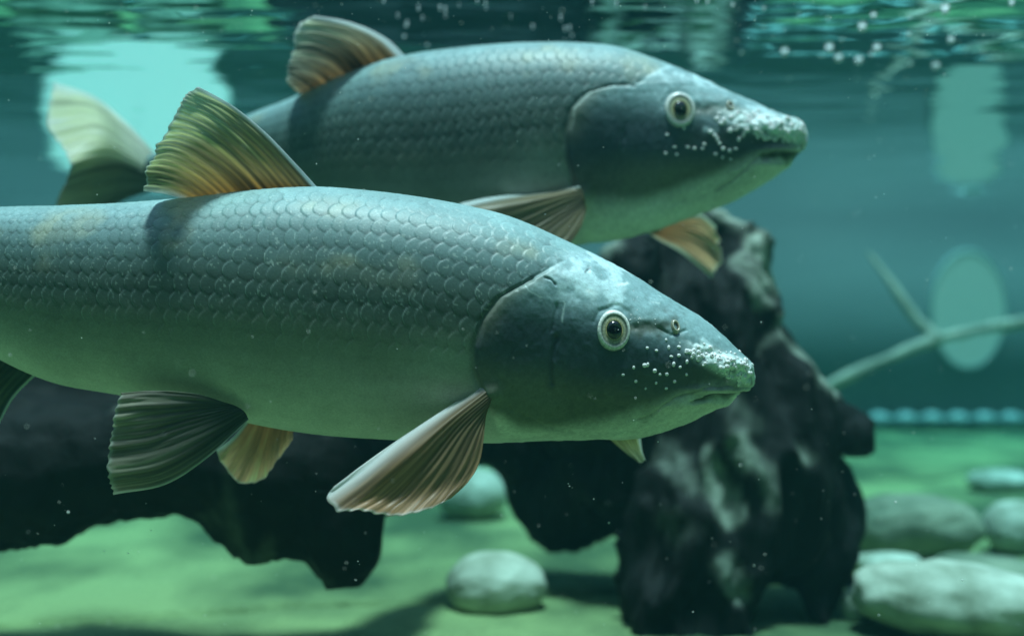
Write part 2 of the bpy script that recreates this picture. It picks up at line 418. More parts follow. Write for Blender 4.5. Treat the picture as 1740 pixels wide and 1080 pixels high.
    for (tx, ty, tr) in F['tubs']:
        p, nv, idx = surf(tx, ty)
        for far in (0, 1):
            if far: l = lat[idx[0]]; p = mirror(p, idx); nv = nv - 2 * l * (nv @ l)
            up = np.array([.1, 0, 1.]); a1 = np.cross(up, nv); a1 /= np.linalg.norm(a1); a2 = np.cross(nv, a1)
            rr = .85 * tr / FPX * p[1]; el = rng.uniform(.8, 1.25)
            V.append((p + nv * rr * .62)[None])
            for a_ in la:
                V.append(p + nv * rr * .62 * (1 - min(1, a_ / 1.75) ** 1.15) + rr * math.sin(a_) * (np.cos(lo)[:, None] * a1 * el + np.sin(lo)[:, None] * a2 / el))
            jj = np.arange(10)
            FA.append(np.stack([np.zeros(10, int), 1 + jj, 1 + (jj + 1) % 10, 1 + (jj + 1) % 10], -1) + off)
            FA.append(grid_faces(5, 10, wrap=True, off=off + 1)); off += 51
    V = np.concatenate(V); FA = np.concatenate(FA)
    tri = FA[FA[:, 2] == FA[:, 3]][:, :3]; qd = FA[FA[:, 2] != FA[:, 3]]
    mesh_np('tubercles', V, [tri, qd], M_TUB, root)
    return root, surf

def fin(name, root, rows, nr, base, tip, lead=(.75, .8, .78), leadw=.05, th=.0011, corr=.0007, alpha=(1, .86), seed=1, scallop=.02, raydark=.5, label=None, trail=0., leadback=0., tshade=0., streak=.35):
    """rows: polylines of (px, py, Y) from root to margin, each running from leading to trailing edge"""
    nr = int(nr * 1.25); corr = corr * .32; th = th * .55; raydark = raydark * .62; scallop = scallop * .45
    nt_, nsr = max(nr * 10, 60), 60
    tt = np.linspace(0, 1, nt_)
    R_ = []
    for line in rows:
        q = np.array([at(*c) for c in line]); L = np.concatenate([[0], np.cumsum(np.linalg.norm(np.diff(q, axis=0), axis=1) + 1e-5)])
        R_.append(herm(L / L[-1], q, tt))
    R_ = np.array(R_)                                            # rows x t x 3
    sk = np.linspace(0, 1, len(rows)); ss = np.linspace(0, 1, nsr)
    Sx = herm(sk, R_.reshape(len(rows), -1), ss).reshape(nsr, nt_, 3)
    s = ss[:, None]; t = tt[None, :]
    P_ = np.stack([s + 0 * t, t * 6 + 0 * s, 0 * s * t + seed], -1)
    nz = fbm(P_, 2.0, 3, seed)
    tw = t + .014 * nz + .016 * np.sin(t * 11 + seed)
    ph = tw * nr
    ray = (.5 + .5 * np.cos(2 * math.pi * ph)) ** 1.3
    ray2 = (.5 + .5 * np.cos(4 * math.pi * ph)) ** 1.3
    ray = ray * (1 - sst(.5, .8, s)) + ray2 * sst(.5, .8, s)
    # scallop the margin
    out = Sx[-1] - Sx[-8]; out /= np.maximum(np.linalg.norm(out, axis=1), 1e-9)[:, None]
    ln = np.linalg.norm(Sx[-1] - Sx[0], axis=1)[:, None]
    rg = (scallop * (.5 + .5 * np.cos(2 * math.pi * tw * nr)) - scallop + scallop * .9 * fbm(np.stack([tt * nr * .7, tt * 0, tt * 0 + seed], -1)[None], 1, 3, seed + 1))
    Sx = Sx + (ss ** 6)[:, None, None] * (out * ln)[None] * rg[-1][None, :, None]
    Sx[..., 1] += leadback * (np.exp(-(t / max(leadw, .05)) ** 2) * sst(0, .2, s) * (1 - .5 * s))
    a_ = np.gradient(Sx, axis=0); b_ = np.gradient(Sx, axis=1); nn = np.cross(a_, b_); nn /= np.maximum(np.linalg.norm(nn, axis=2), 1e-12)[..., None]
    if nn[nsr // 2, nt_ // 2, 1] > 0: nn = -nn
    Sx = Sx + nn * ((corr * np.sin(2 * math.pi * ph + .8 * nz) * sst(.05, .5, s) + (corr * 8 * nz + corr * 5.0 * np.sin(t * 9 + seed)) * s))[..., None]
    thk = th * ((1 - .82 * s) * (.35 + .65 * ray)) + th * 1.3 * np.exp(-(t / leadw) ** 2) * (1 - .6 * s)
    thk = thk * np.clip(np.minimum(t, 1 - t) / .004 + .15, 0, 1) + .00008
    A = Sx + nn * thk[..., None] / 2; Bk = Sx - nn * thk[..., None] / 2
    base = np.array(base); tipc = np.array(tip)
    cb = base[None, None] * (1 - sst(0, 1, s + .15 * nz))[..., None] + tipc[None, None] * sst(0, 1, s + .15 * nz)[..., None]
    cb = cb * (1 - raydark * (1 - ray) * (.3 + .7 * (1 - sst(.75, 1., s))))[..., None]
    cb = cb * (1 + .22 * fbm(P_ * (1, 3, 1), 9, 3, seed + 4))[..., None]
    stn = fbm(np.stack([s * .9 + 0 * t, t * nr * 1.3 + 0 * s, 0 * s * t + seed * 3], -1), 1, 3, seed + 21)
    cb = cb * (1 + streak * 1.6 * stn)[..., None]
    le = np.exp(-(t / leadw) ** 4) * (1 + 0 * s); le = np.maximum(le, .75 * sst(.955, .995, s) * (t < .97)); le = np.maximum(le, trail * np.exp(-((1 - t) / leadw) ** 2) * (1 + 0 * s))
    cb = cb * (1 - le[..., None]) + np.array(lead) * le[..., None]
    cb = cb * (1 - tshade * sst(.52, .68, t + .05 * nz))[..., None]  # shade of a down-facing lower lobe painted into the fin colour
    al = alpha[0] * (1 - s) + alpha[1] * s; al = al + (1 - al) * np.maximum(ray * .7, le)
    cb = np.concatenate([np.clip(cb, .005, .92), al[..., None] + 0 * cb[..., :1]], -1)
    v = np.concatenate([A.reshape(-1, 3), Bk.reshape(-1, 3)]); n0 = nsr * nt_
    c = np.concatenate([cb.reshape(-1, 4)] * 2)
    f = [grid_faces(nsr, nt_), grid_faces(nsr, nt_, off=n0, flip=True)]
    def strip(ids): return np.stack([ids[:-1], ids[1:], ids[1:] + n0, ids[:-1] + n0], -1)
    I = np.arange(n0).reshape(nsr, nt_)
    f += [strip(I[0])[:, ::-1], strip(I[-1]), strip(I[:, 0]), strip(I[:, -1])[:, ::-1]]
    o = mesh_np(name, v, np.concatenate(f), M_FIN, root, c)
    if label: o['label'] = label
    return o

def cluster(cx0, cy0, cx1, cy1, spread, n, rmin, rmax):
    out = []
    for _ in range(n):
        q = random.random(); x = cx0 + (cx1 - cx0) * q; y = cy0 + (cy1 - cy0) * q
        out.append((x + random.gauss(0, spread), y + random.gauss(0, spread), random.uniform(rmin, rmax)))
    return out

# ---- near fish
tubs1 = [(1099,591,3.2),(1115,595,3.2),(1131,577,3),(1135,590,4),(1152,590,4),(1164,596,4.5),(1177,596,5),(1184,590,4),(1140,605,3.4),(1152,604,4),(1076,624,3.4),
         (1095,621,5),(1100,619,4),(1112,630,4.5),(1121,635,3.2),(1133,635,4),(1143,618,4.5),(1154,624,3.2),(1080,648,3.4),(1058,636,3),(1115,650,3),(1145,647,3.6),(1132,659,3.2),
         (1166,614,4),(1173,606,4),(1165,636,3),(1097,660,2.4)]
tubs1 += cluster(1165, 598, 1212, 606, 5, 14, 3.5, 6) + cluster(1208, 600, 1262, 632, 7, 22, 3, 6.5) + cluster(1218, 618, 1272, 648, 6, 18, 3, 6) + cluster(1245, 605, 1276, 640, 5, 20, 2.5, 5) + cluster(1200, 600, 1270, 644, 12, 26, 1.5, 3)
tubs1 += cluster(1070, 540, 1120, 545, 8, 10, 1, 1.5) + cluster(1000,480,1100,530,16,8,.8,1.2)
F1 = dict(name='fish', label='nearest large grey scaled fish with white warts on its snout, in front', seed=3, ns=1060, nh=300, rows=20, samp=.00078, fadeamt=.80,
    stations=[  # top px,py, bottom px,py, Y, half width
        (-260, 388, -262, 512, .640, .012), (-180, 372, -185, 520, .632, .018), (-90, 358, -95, 555, .622, .026), (0, 352, 0, 603, .613, .033), (110, 349, 105, 651, .606, .039), (220, 345, 215, 672, .602, .043),
        (335, 336, 325, 693, .600, .046), (430, 325, 420, 716, .600, .048), (535, 319, 525, 735, .600, .049), (640, 326, 635, 744, .600, .049),
        (760, 343, 750, 750, .600, .048), (870, 371, 850, 752, .600, .046), (960, 409, 930, 749, .600, .043), (1040, 449, 1010, 746, .600, .040), (1110, 490, 1090, 742, .600, .0355),
        (1165, 524, 1155, 723, .600, .030), (1208, 554, 1205, 699, .600, .024), (1240, 581, 1238, 680, .600, .0185), (1262, 606, 1261, 667, .600, .0130), (1275, 626, 1275, 659, .600, .008), (1281, 641, 1281, 652, .600, .003)],
    oper=[(1015, 420), (950, 448), (903, 476), (852, 505), (822, 545), (809, 590), (809, 630), (822, 664), (838, 700), (858, 752)],
    jawline=[(800, 690), (850, 700), (880, 722), (940, 730), (1010, 722), (1065, 708), (1105, 694), (1150, 672), (1200, 657), (1290, 650)], patch=(755, 610), eye=(1044, 560, 31), nostril=(1147, 555, 11),
    grooves=[([(905, 476), (880, 492)], 3, -.0008), ([(925, 473), (938, 478), (943, 484)], 2.0, -.0009), ([(945, 520), (938, 560)], 3, -.0006), ([(944, 570), (938, 610), (936, 650)], 4, -.0010),
             ([(1278, 657), (1230, 654), (1185, 662), (1145, 680), (1110, 698), (1085, 712)], 2.4, -.0007), ([(1268, 666), (1235, 671), (1200, 674), (1178, 684)], 3.2, -.0022),
             ([(865, 690), (930, 726), (1010, 738), (1090, 734), (1150, 715)], 4, -.0006), ([(1010, 545), (1020, 528), (1045, 520), (1070, 530), (1080, 555)], 4, -.0006),
             ([(1120, 556), (1140, 568), (1165, 560)], 3, -.0008), ([(1075, 555), (1130, 560)], 9, -.0009), ([(1000, 462), (1000, 455)], 3, -.0008)],
    bumps=[(1238, 619, 42, 15, .0036), (1150, 615, 55, 26, .0010), (1220, 661, 50, 6, .0022), (1222, 683, 42, 7, .0020), (1150, 690, 40, 9, .0007), (860, 570, 40, 60, .0006), (832, 664, 20, 14, .0035), (1044, 560, 46, 46, -.0004), (1150, 540, 26, 16, .0006)],
    paint=[([(1258, 634), (1276, 646)], 15, (.72, .75, .70), .8), ([(1278, 657), (1230, 654), (1185, 662), (1145, 680), (1110, 698), (1085, 712)], 2.4, (.14, .13, .08), .35), ([(1262, 667), (1235, 671), (1200, 674), (1182, 682)], 2.6, (.06, .055, .035), .8), ([(944, 570), (938, 610), (936, 650)], 5, (.03, .04, .05), .6),
           ([(925, 473), (938, 478), (943, 484)], 2.0, (.03, .04, .05), .7), ([(1001, 457), (995, 465)], 2.5, (.03, .04, .05), .8), ([(940, 476), (990, 466)], 2, (.6, .68, .7), .5), ([(1065, 557), (1125, 555)], 17, (.07, .06, .03), .75), ([(880, 600), (930, 610)], 5, (.05, .06, .07), .3),
           ([(1052, 489), (1066, 482)], 3, (.95, .97, .95), .9), ([(1000, 497), (1010, 502)], 7, (.85, .92, .95), .6), ([(1085, 505), (1100, 512), (1120, 515)], 2, (.8, .85, .85), .6), ([(955, 545), (958, 525), (960, 515)], 2, (.8, .85, .85), .55),  # white crown spots: painted specular brightness beside skin marks
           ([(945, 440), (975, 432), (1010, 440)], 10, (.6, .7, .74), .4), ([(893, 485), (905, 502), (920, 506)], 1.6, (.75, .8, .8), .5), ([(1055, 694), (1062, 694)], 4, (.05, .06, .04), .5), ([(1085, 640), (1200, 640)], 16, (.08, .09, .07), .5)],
    snout=(1228, 618, 56, 20, .48), tubs=tubs1)
near_fish, surf1 = build_fish(F1)

# ---- far fish
tubs2 = [(1162,219,3),(1133,229,3),(1130,260,3),(1146,250,3.2),(1168,250,3.4),(1180,252,3.4),(1196,246,3.2),(1194,253,3),(1149,262,3),(1218,237,4),(1222,244,3.6),(1229,252,4),(1240,255,4),(1216,262,3.4),(1228,267,2.6),(1250,252,3.6),(1268,222,6),(1282,222,6),(1286,232,4.5),(1255,236,4.5),(1240,222,5),(1249,220,4),(1242,271,2.4),(1206,225,5),(1214,230,4)]
tubs2 += cluster(1222, 203, 1295, 200, 5, 20, 3.5, 6.5) + cluster(1290, 205, 1364, 225, 8, 28, 3, 6.5) + cluster(1308, 225, 1362, 240, 7, 20, 3, 6) + cluster(1362, 215, 1368, 252, 3, 24, 2.5, 4.5) + cluster(1240, 215, 1300, 232, 6, 18, 2.5, 4)
F2 = dict(name='fish', label='large grey scaled fish swimming behind and above the nearest one, snout furthest right', seed=11, ns=900, nh=240, rows=20, samp=.00095, fadeamt=.7,
    stations=[
        (262, 262, 262, 322, .905, .010), (340, 240, 338, 345, .88, .018), (435, 196, 428, 378, .855, .028), (510, 168, 500, 402, .838, .036), (590, 133, 575, 420, .822, .042), (690, 99, 675, 432, .800, .047),
        (790, 84, 780, 437, .788, .049), (890, 76, 885, 432, .780, .049), (985, 76, 985, 415, .775, .047), (1055, 84, 1050, 406, .772, .044), (1125, 107, 1115, 390, .768, .040), (1190, 134, 1180, 366, .764, .0345),
        (1245, 160, 1235, 346, .760, .029), (1290, 180, 1283, 322, .757, .0235), (1328, 198, 1322, 296, .754, .018), (1352, 210, 1348, 272, .752, .012), (1366, 221, 1364, 254, .751, .007), (1372, 231, 1371, 243, .750, .003)],
    oper=[(1140, 110), (1085, 142), (1040, 146), (1000, 158), (975, 185), (965, 225), (966, 270), (978, 315), (990, 360), (1000, 412)],
    jawline=[(960, 330), (1010, 345), (1060, 340), (1130, 328), (1190, 308), (1230, 292), (1270, 272), (1300, 258), (1380, 250)], patch=(925, 290), eye=(1155, 187, 27.5), nostril=(1241, 180, 9),
    grooves=[([(1030, 147), (1055, 145), (1075, 146)], 2.4, -.0010), ([(1358, 262), (1325, 258), (1297, 262), (1270, 282), (1245, 304), (1215, 322)], 2.6, -.0009), ([(1352, 264), (1325, 262), (1299, 267)], 4.5, -.0030),
             ([(1125, 180), (1135, 162), (1155, 155), (1178, 164), (1186, 185)], 4, -.0006), ([(1060, 225), (1057, 265)], 4, -.0006), ([(1185, 185), (1235, 180)], 9, -.0009), ([(1140, 345), (1200, 330)], 4, -.0004)],
    bumps=[(1318, 216, 50, 15, .0042), (1235, 225, 45, 24, .0010), (1325, 253, 36, 6, .0022), (1318, 279, 32, 7, .0020), (1265, 290, 30, 8, .0007), (1000, 230, 40, 60, .0005), (992, 330, 14, 18, .003), (1240, 172, 22, 14, .0005)],
    paint=[([(1345, 232), (1367, 244)], 13, (.72, .75, .70), .7), ([(1358, 264), (1325, 260), (1297, 264)], 4, (.05, .06, .04), .8), ([(1350, 268), (1312, 265)], 7, (.05, .06, .04), .7), ([(1297, 264), (1270, 284), (1245, 306), (1215, 324)], 3, (.14, .13, .08), .35), ([(1180, 190), (1235, 184)], 14, (.07, .06, .03), .7),
           ([(1030, 147), (1055, 145), (1075, 146)], 2.4, (.05, .06, .06), .6), ([(1160, 235), (1290, 240)], 14, (.07, .08, .08), .55), ([(1005, 160), (980, 185), (970, 220)], 3, (.7, .72, .66), .3), ([(1200, 222), (1216, 225)], 6, (.7, .78, .82), .6)],
    snout=(1305, 213, 70, 17, .22), tubs=tubs2)
far_fish, surf2 = build_fish(F2)

# ---- fins of the near fish
fin('dorsal_fin', near_fish, [
    [(542, 322, .600), (480, 326, .600), (410, 333, .600), (328, 344, .600)],
    [(506, 282, .595), (450, 285, .592), (380, 298, .590), (306, 336, .592)],
    [(455, 228, .588), (400, 235, .582), (330, 268, .578), (285, 330, .584)],
    [(405, 186, .580), (350, 200, .572), (300, 245, .568), (263, 326, .577)],
    [(340, 147, .560), (308, 172, .550), (272, 245, .545), (240, 322, .562)]],
    13, (.62, .42, .18), (.62, .68, .38), th=.0016, corr=.0010, seed=4, trail=.8, leadw=.035, raydark=.7, lead=(.7, .78, .78), alpha=(1, .62), streak=.5)
fin('pectoral_fin', near_fish, [
    [(838, 646, .558), (836, 672, .556), (824, 706, .558)],
    [(758, 697, .540), (775, 722, .545), (822, 744, .553)],
    [(678, 747, .528), (715, 785, .536), (814, 786, .550)],
    [(608, 795, .520), (650, 838, .530), (720, 838, .538), (798, 815, .546)],
    [(556, 832, .516), (552, 848, .517), (566, 866, .518), (610, 866, .522), (660, 878, .528), (722, 868, .533), (768, 846, .540)]],
    9, (.34, .26, .15), (.62, .40, .23), th=.0017, corr=.0006, seed=8, leadw=.12, raydark=.62, streak=.3, leadback=.022, lead=(.93, .95, .96), scallop=.03, label='fin nearest the camera, spread downwards behind the gill cover')
fin('pectoral_fin', near_fish, [
    [(1088, 735, .640), (1060, 738, .642), (1030, 740, .645)], [(1092, 765, .648), (1078, 765, .65), (1062, 768, .652)], [(1097, 781, .655), (1092, 785, .656), (1086, 786, .656)]],
    7, (.40, .42, .22), (.50, .55, .40), th=.001, corr=.0003, seed=9, leadw=.12)
fin('pelvic_fin', near_fish, [
    [(422, 712, .568), (416, 700, .566), (402, 690, .564), (385, 684, .562)],
    [(352, 778, .560), (330, 735, .556), (315, 698, .555), (330, 668, .556)],
    [(280, 824, .556), (255, 770, .551), (250, 705, .550), (262, 664, .553)],
    [(190, 843, .553), (183, 800, .549), (188, 730, .548), (206, 668, .552)]],
    11, (.10, .13, .10), (.46, .44, .34), th=.0014, corr=.0008, seed=12, leadw=.03, raydark=.45, lead=(.6, .66, .58), scallop=.025)
fin('pelvic_fin', near_fish, [
    [(425, 708, .640), (460, 715, .642), (498, 725, .645)], [(396, 742, .650), (440, 770, .65), (498, 738, .652)], [(370, 762, .658), (380, 788, .658), (412, 824, .66), (442, 816, .66), (466, 782, .66), (498, 748, .658)]],
    8, (.95, .46, .24), (.92, .68, .44), th=.001, corr=.0006, seed=14, leadw=.05, raydark=.3, label='paler orange fin on the far side of the belly')
fin('anal_fin', near_fish, [
    [(66, 632, .609), (20, 612, .612), (-60, 575, .62)], [(20, 680, .612), (-20, 665, .614), (-90, 610, .622)], [(-10, 745, .615), (-50, 735, .617), (-115, 640, .624)]],
    10, (.10, .13, .08), (.2, .24, .15), th=.0012, corr=.0008, seed=16, leadw=.03)
fin('tail_fin', near_fish, [
    [(-250, 392, .64), (-255, 450, .64), (-252, 508, .64)], [(-320, 360, .648), (-310, 450, .648), (-322, 535, .648)], [(-400, 320, .656), (-350, 450, .656), (-400, 575, .656)], [(-480, 290, .665), (-390, 450, .665), (-480, 600, .665)]],
    20, (.2, .22, .14), (.34, .36, .22), th=.0014, corr=.0008, seed=18)

# ---- fins of the far fish
fin('dorsal_fin', far_fish, [
    [(692, 100, .800), (640, 112, .806), (580, 137, .820), (522, 162, .835)],
    [(655, 64, .790), (600, 80, .793), (550, 112, .800), (508, 158, .812)],
    [(600, 38, .780), (560, 55, .780), (520, 95, .785), (497, 150, .800)],
    [(532, 27, .770), (512, 40, .768), (496, 85, .772), (488, 142, .790)]],
    10, (.46, .32, .18), (.62, .64, .54), th=.0018, corr=.0016, seed=21, leadw=.07, raydark=.8, lead=(.9, .95, .95), streak=.7)
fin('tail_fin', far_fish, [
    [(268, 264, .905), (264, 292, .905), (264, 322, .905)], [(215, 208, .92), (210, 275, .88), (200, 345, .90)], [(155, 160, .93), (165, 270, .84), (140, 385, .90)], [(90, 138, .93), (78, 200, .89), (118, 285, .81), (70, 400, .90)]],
    16, (.80, .82, .70), (.92, .94, .66), th=.0018, corr=.001, seed=23, raydark=.25, lead=(.8, .9, .85), tshade=.6)
fin('pectoral_fin', far_fish, [
    [(985, 316, .727), (992, 335, .728), (996, 356, .730)], [(905, 321, .715), (930, 362, .718), (985, 390, .722)], [(835, 328, .705), (870, 385, .71), (960, 420, .715)], [(778, 341, .700), (810, 400, .703), (900, 450, .708)]],
    9, (.36, .30, .18), (.30, .27, .16), th=.0022, corr=.0005, seed=25, leadw=.09, raydark=.2, leadback=.035, lead=(.85, .93, .95))
fin('pectoral_fin', far_fish, [
    [(1128, 380, .80), (1110, 388, .80), (1098, 394, .80)], [(1160, 368, .82), (1145, 390, .83), (1125, 412, .84)], [(1192, 364, .85), (1185, 400, .86), (1160, 432, .87)], [(1215, 385, .87), (1226, 412, .875), (1224, 445, .88), (1212, 474, .885)]],
    9, (.60, .36, .20), (.92, .70, .48), th=.0016, corr=.0012, seed=27, leadw=.08, raydark=.35, trail=.9, lead=(.8, .86, .76), label='fin on the far side showing below the throat')

# ---------------------------------------------------------------- driftwood
def tubes_mesh(tubes, seg=14):
    V = []; Fc = []; off = 0
    for tb in tubes:
        q = np.array([list(at(x, y, Y)) + [r / FPX * Y] for (x, y, Y, r) in tb])
        k = np.arange(len(q)); u = np.linspace(0, len(q) - 1, max(3, (len(q) - 1) * 7 + 1)); c = herm(k, q, u)
        for p in c:                                              # overlapping balls keep the joints round
            r = max(p[3], .002)
            la = np.linspace(0, math.pi, 9); lo = np.arange(seg) / seg * 2 * math.pi
            g = np.stack([np.sin(la)[:, None] * np.cos(lo), np.sin(la)[:, None] * np.sin(lo), np.cos(la)[:, None] + 0 * lo], -1).reshape(-1, 3) * r + p[:3]
            V.append(g); Fc.append(grid_faces(9, seg, wrap=True, off=off)); off += 9 * seg
    return np.concatenate(V), np.concatenate(Fc)

def wood(name, tubes, vox, label, cat, group=None, pale=(), seed=1, ridge=.0141, grain=(1, 1, .2), base=(.003, .004, .004), palec=(.27, .31, .25), kind=None):
    V, Fc = tubes_mesh(tubes)
    tmp = mesh_np('tmp', V, Fc, M_WOOD)
    md = tmp.modifiers.new('r', 'REMESH'); md.mode = 'VOXEL'; md.voxel_size = vox
    dg = bpy.context.evaluated_depsgraph_get(); me = bpy.data.meshes.new_from_object(tmp.evaluated_get(dg))
    n = len(me.vertices); co = np.empty(n * 3, np.float32); me.vertices.foreach_get('co', co); co = co.reshape(-1, 3).astype(float)
    no = np.empty(n * 3, np.float32); me.vertices.foreach_get('normal', no); no = no.reshape(-1, 3).astype(float)
    polys = np.array([p.vertices[:] for p in me.polygons if len(p.vertices) == 4], int)
    bpy.data.objects.remove(tmp); bpy.data.meshes.remove(me)
    g = co * np.array(grain)
    rd = 1 - np.abs(fbm(g, 18, 4, seed)) * 2.2
    rd2 = 1 - np.abs(fbm(g + 3, 40, 3, seed + 3)) * 2.4
    d = ridge * 1.6 * (np.sign(rd) * np.abs(rd) ** 1.5 - .6) + ridge * .42 * (rd2 - .6) + ridge * 1.3 * fbm(co, 9, 3, seed + 9) + ridge * .2 * fbm(g, 90, 3, seed + 2)
    d = d * (.35 + .65 * sst(850, 1050, 870 + co[:, 0] / co[:, 1] * FPX)) if kind is None and ridge > .0135 else d
    co2 = co + no * d[:, None]
    px = 870 + co[:, 0] / co[:, 1] * FPX; py = 540 - co[:, 2] / co[:, 1] * FPX
    col = np.ones((n, 3)) * np.array(base) * (1 + .5 * fbm(g, 30, 3, seed + 5))[:, None]
    nz = 1.7 * fbm(g * (1, 1, .8), 38, 5, seed + 7)
    for line, wd, a_ in pale:                                    # scraped, algae-pale patches of bare wood
        dd = pdist(px, py, line) / wd + .9 * nz
        k = a_ * (1 - sst(.4, 1.4, dd)); k = k[:, None]
        col = col * (1 - k) + np.array(palec) * (1 + .35 * fbm(g, 50, 3, seed + 8))[:, None] * k
    k = (.5 * sst(.30, .55, fbm(g, 20, 5, seed + 12)))[:, None]; col = col * (1 - k) + np.array(palec) * .5 * k
    o = mesh_np(name, co2, polys, M_WOOD, None, np.clip(col, .003, .8))
    return tag(o, label, cat, group, kind)

wood('driftwood', [
    [(1080, 470, 1.06, 62), (1150, 470, 1.05, 80), (1200, 490, 1.04, 100), (1215, 560, 1.03, 132), (1262, 680, 1.02, 150), (1260, 800, 1.0, 148), (1225, 890, .99, 145), (1180, 930, .98, 125)], [(880, 710, 1.12, 55), (1000, 690, 1.08, 95)],
    [(1224, 378, 1.03, 24), (1256, 418, 1.03, 36), (1292, 468, 1.03, 48), (1322, 505, 1.03, 42), (1320, 560, 1.03, 40), (1360, 620, 1.02, 42), (1385, 680, 1.0, 42)],
    [(1340, 690, 1.0, 60), (1400, 722, .99, 44), (1436, 742, .98, 30)],
    [(1330, 780, 1.0, 80), (1370, 860, 1.0, 72), (1385, 930, .99, 62), (1398, 1000, .97, 34), (1405, 1110, .93, 22)],
    [(1410, 900, 1.02, 32), (1442, 960, 1.0, 24), (1470, 1020, .98, 17), (1492, 1110, .96, 14)],
    [(1190, 900, .98, 130), (1150, 990, .96, 96), (1140, 1110, .93, 88)],
    [(1225, 930, .97, 90), (1225, 1020, .95, 58), (1225, 1120, .93, 50)],
    [(1310, 880, .98, 85), (1325, 920, .98, 50)],
    [(1250, 760, 1.02, 110), (1090, 790, 1.05, 105), (990, 835, 1.08, 80), (940, 868, 1.1, 68), (880, 772, 1.10, 50), (740, 735, 1.0, 46), (640, 780, .87, 86), (560, 820, .82, 100)],
    [(1000, 640, 1.05, 90), (1080, 720, 1.05, 110)],
    [(560, 800, .82, 100), (450, 800, .82, 105), (330, 770, .82, 98), (200, 775, .83, 112), (80, 790, .83, 130), (-60, 800, .83, 145), (-220, 830, .82, 160), (-380, 860, .82, 120)],
    [(570, 860, .82, 92), (584, 925, .82, 66), (594, 972, .82, 34), (597, 990, .82, 18)],
    [(430, 830, .82, 95), (440, 884, .82, 68)], [(505, 860, .82, 76), (515, 905, .82, 46)],
    [(600, 700, .87, 72), (300, 690, .87, 84), (120, 680, .87, 96), (-40, 680, .87, 100)]],
    .0048, 'huge dark waterlogged driftwood stump with an arching root, behind both fish', 'driftwood', seed=5,
    pale=[([(1225, 352), (1255, 372)], 22, 1.0), ([(1285, 410), (1315, 445), (1345, 475)], 22, 1.0), ([(1262, 440), (1290, 470), (1305, 500)], 14, .7), ([(1355, 540), (1395, 600), (1412, 650)], 17, .8), ([(1300, 590), (1330, 560)], 10, .4), ([(1200, 770), (1215, 820), (1240, 870)], 17, .8),
          ([(1260, 760), (1300, 800), (1315, 860)], 20, .75), ([(1230, 960), (1250, 1000)], 17, .7), ([(1352, 765), (1360, 780)], 12, .5), ([(1010, 415), (1040, 425)], 18, .9), ([(1250, 680), (1270, 720)], 26, .25), ([(1140, 780), (1180, 820)], 26, .3), ([(1160, 900), (1130, 890)], 26, .2)])

wood('driftwood', [
    [(520, 700, 2.2, 60), (640, 660, 2.2, 62), (800, 650, 2.2, 66), (960, 645, 2.2, 68), (1100, 655, 2.2, 62), (1230, 690, 2.2, 60), (1290, 730, 2.2, 40)], [(640, 680, 2.2, 60), (1200, 700, 2.2, 50)]],
    .014, 'long dark log lying on the tank floor far behind the fish, mirrored in the surface', 'driftwood', seed=15, ridge=.012)
wood('tree_stump', [
    [(1190, 560, 2.05, 34), (1190, 620, 2.05, 46), (1190, 700, 2.05, 60), (1190, 755, 2.05, 70)], [(1060, 600, 2.1, 20), (1120, 620, 2.1, 28), (1190, 640, 2.08, 36)], [(1020, 590, 2.1, 24), (1030, 660, 2.1, 30), (1035, 740, 2.1, 34)]],
    .012, 'pale mottled stump standing on the floor behind the dark driftwood', 'stump', seed=19, ridge=.012, pale=[([(1190, 560), (1190, 700)], 60, 1), ([(1030, 590), (1190, 640)], 40, 1)], palec=(.34, .36, .30))

def branch(name, tubes, vox, mat, label):
    V, Fc = tubes_mesh(tubes); tmp = mesh_np('tmp', V, Fc, mat)
    md = tmp.modifiers.new('r', 'REMESH'); md.mode = 'VOXEL'; md.voxel_size = vox
    me = bpy.data.meshes.new_from_object(tmp.evaluated_get(bpy.context.evaluated_depsgraph_get()))
    bpy.data.objects.remove(tmp)
    n = len(me.vertices); co = np.empty(n * 3, np.float32); me.vertices.foreach_get('co', co); co = co.reshape(-1, 3)
    no = np.empty(n * 3, np.float32); me.vertices.foreach_get('normal', no); no = no.reshape(-1, 3)
    co = co + no * (.004 * fbm(co, 25, 3, 31))[:, None]; me.vertices.foreach_set('co', co.astype(np.float32).reshape(-1))
    me.polygons.foreach_set('use_smooth', np.ones(len(me.polygons), bool)); me.update()
    o = bpy.data.objects.new(name, me); COL.objects.link(o); tag(o, label, 'branch'); return o
branch('branch', [
    [(1380, 668, 1.75, 9), (1440, 640, 1.75, 10), (1510, 608, 1.77, 10), (1580, 580, 1.8, 11), (1650, 562, 1.85, 9), (1750, 546, 1.9, 12), (1900, 530, 1.95, 10)],
    [(1592, 572, 1.8, 11), (1560, 545, 1.82, 10), (1535, 510, 1.84, 8.5), (1505, 468, 1.87, 6.5), (1478, 432, 1.9, 4)]],
    .0045, M_BRANCH, 'thin pale forked branch reaching across the water at the right')

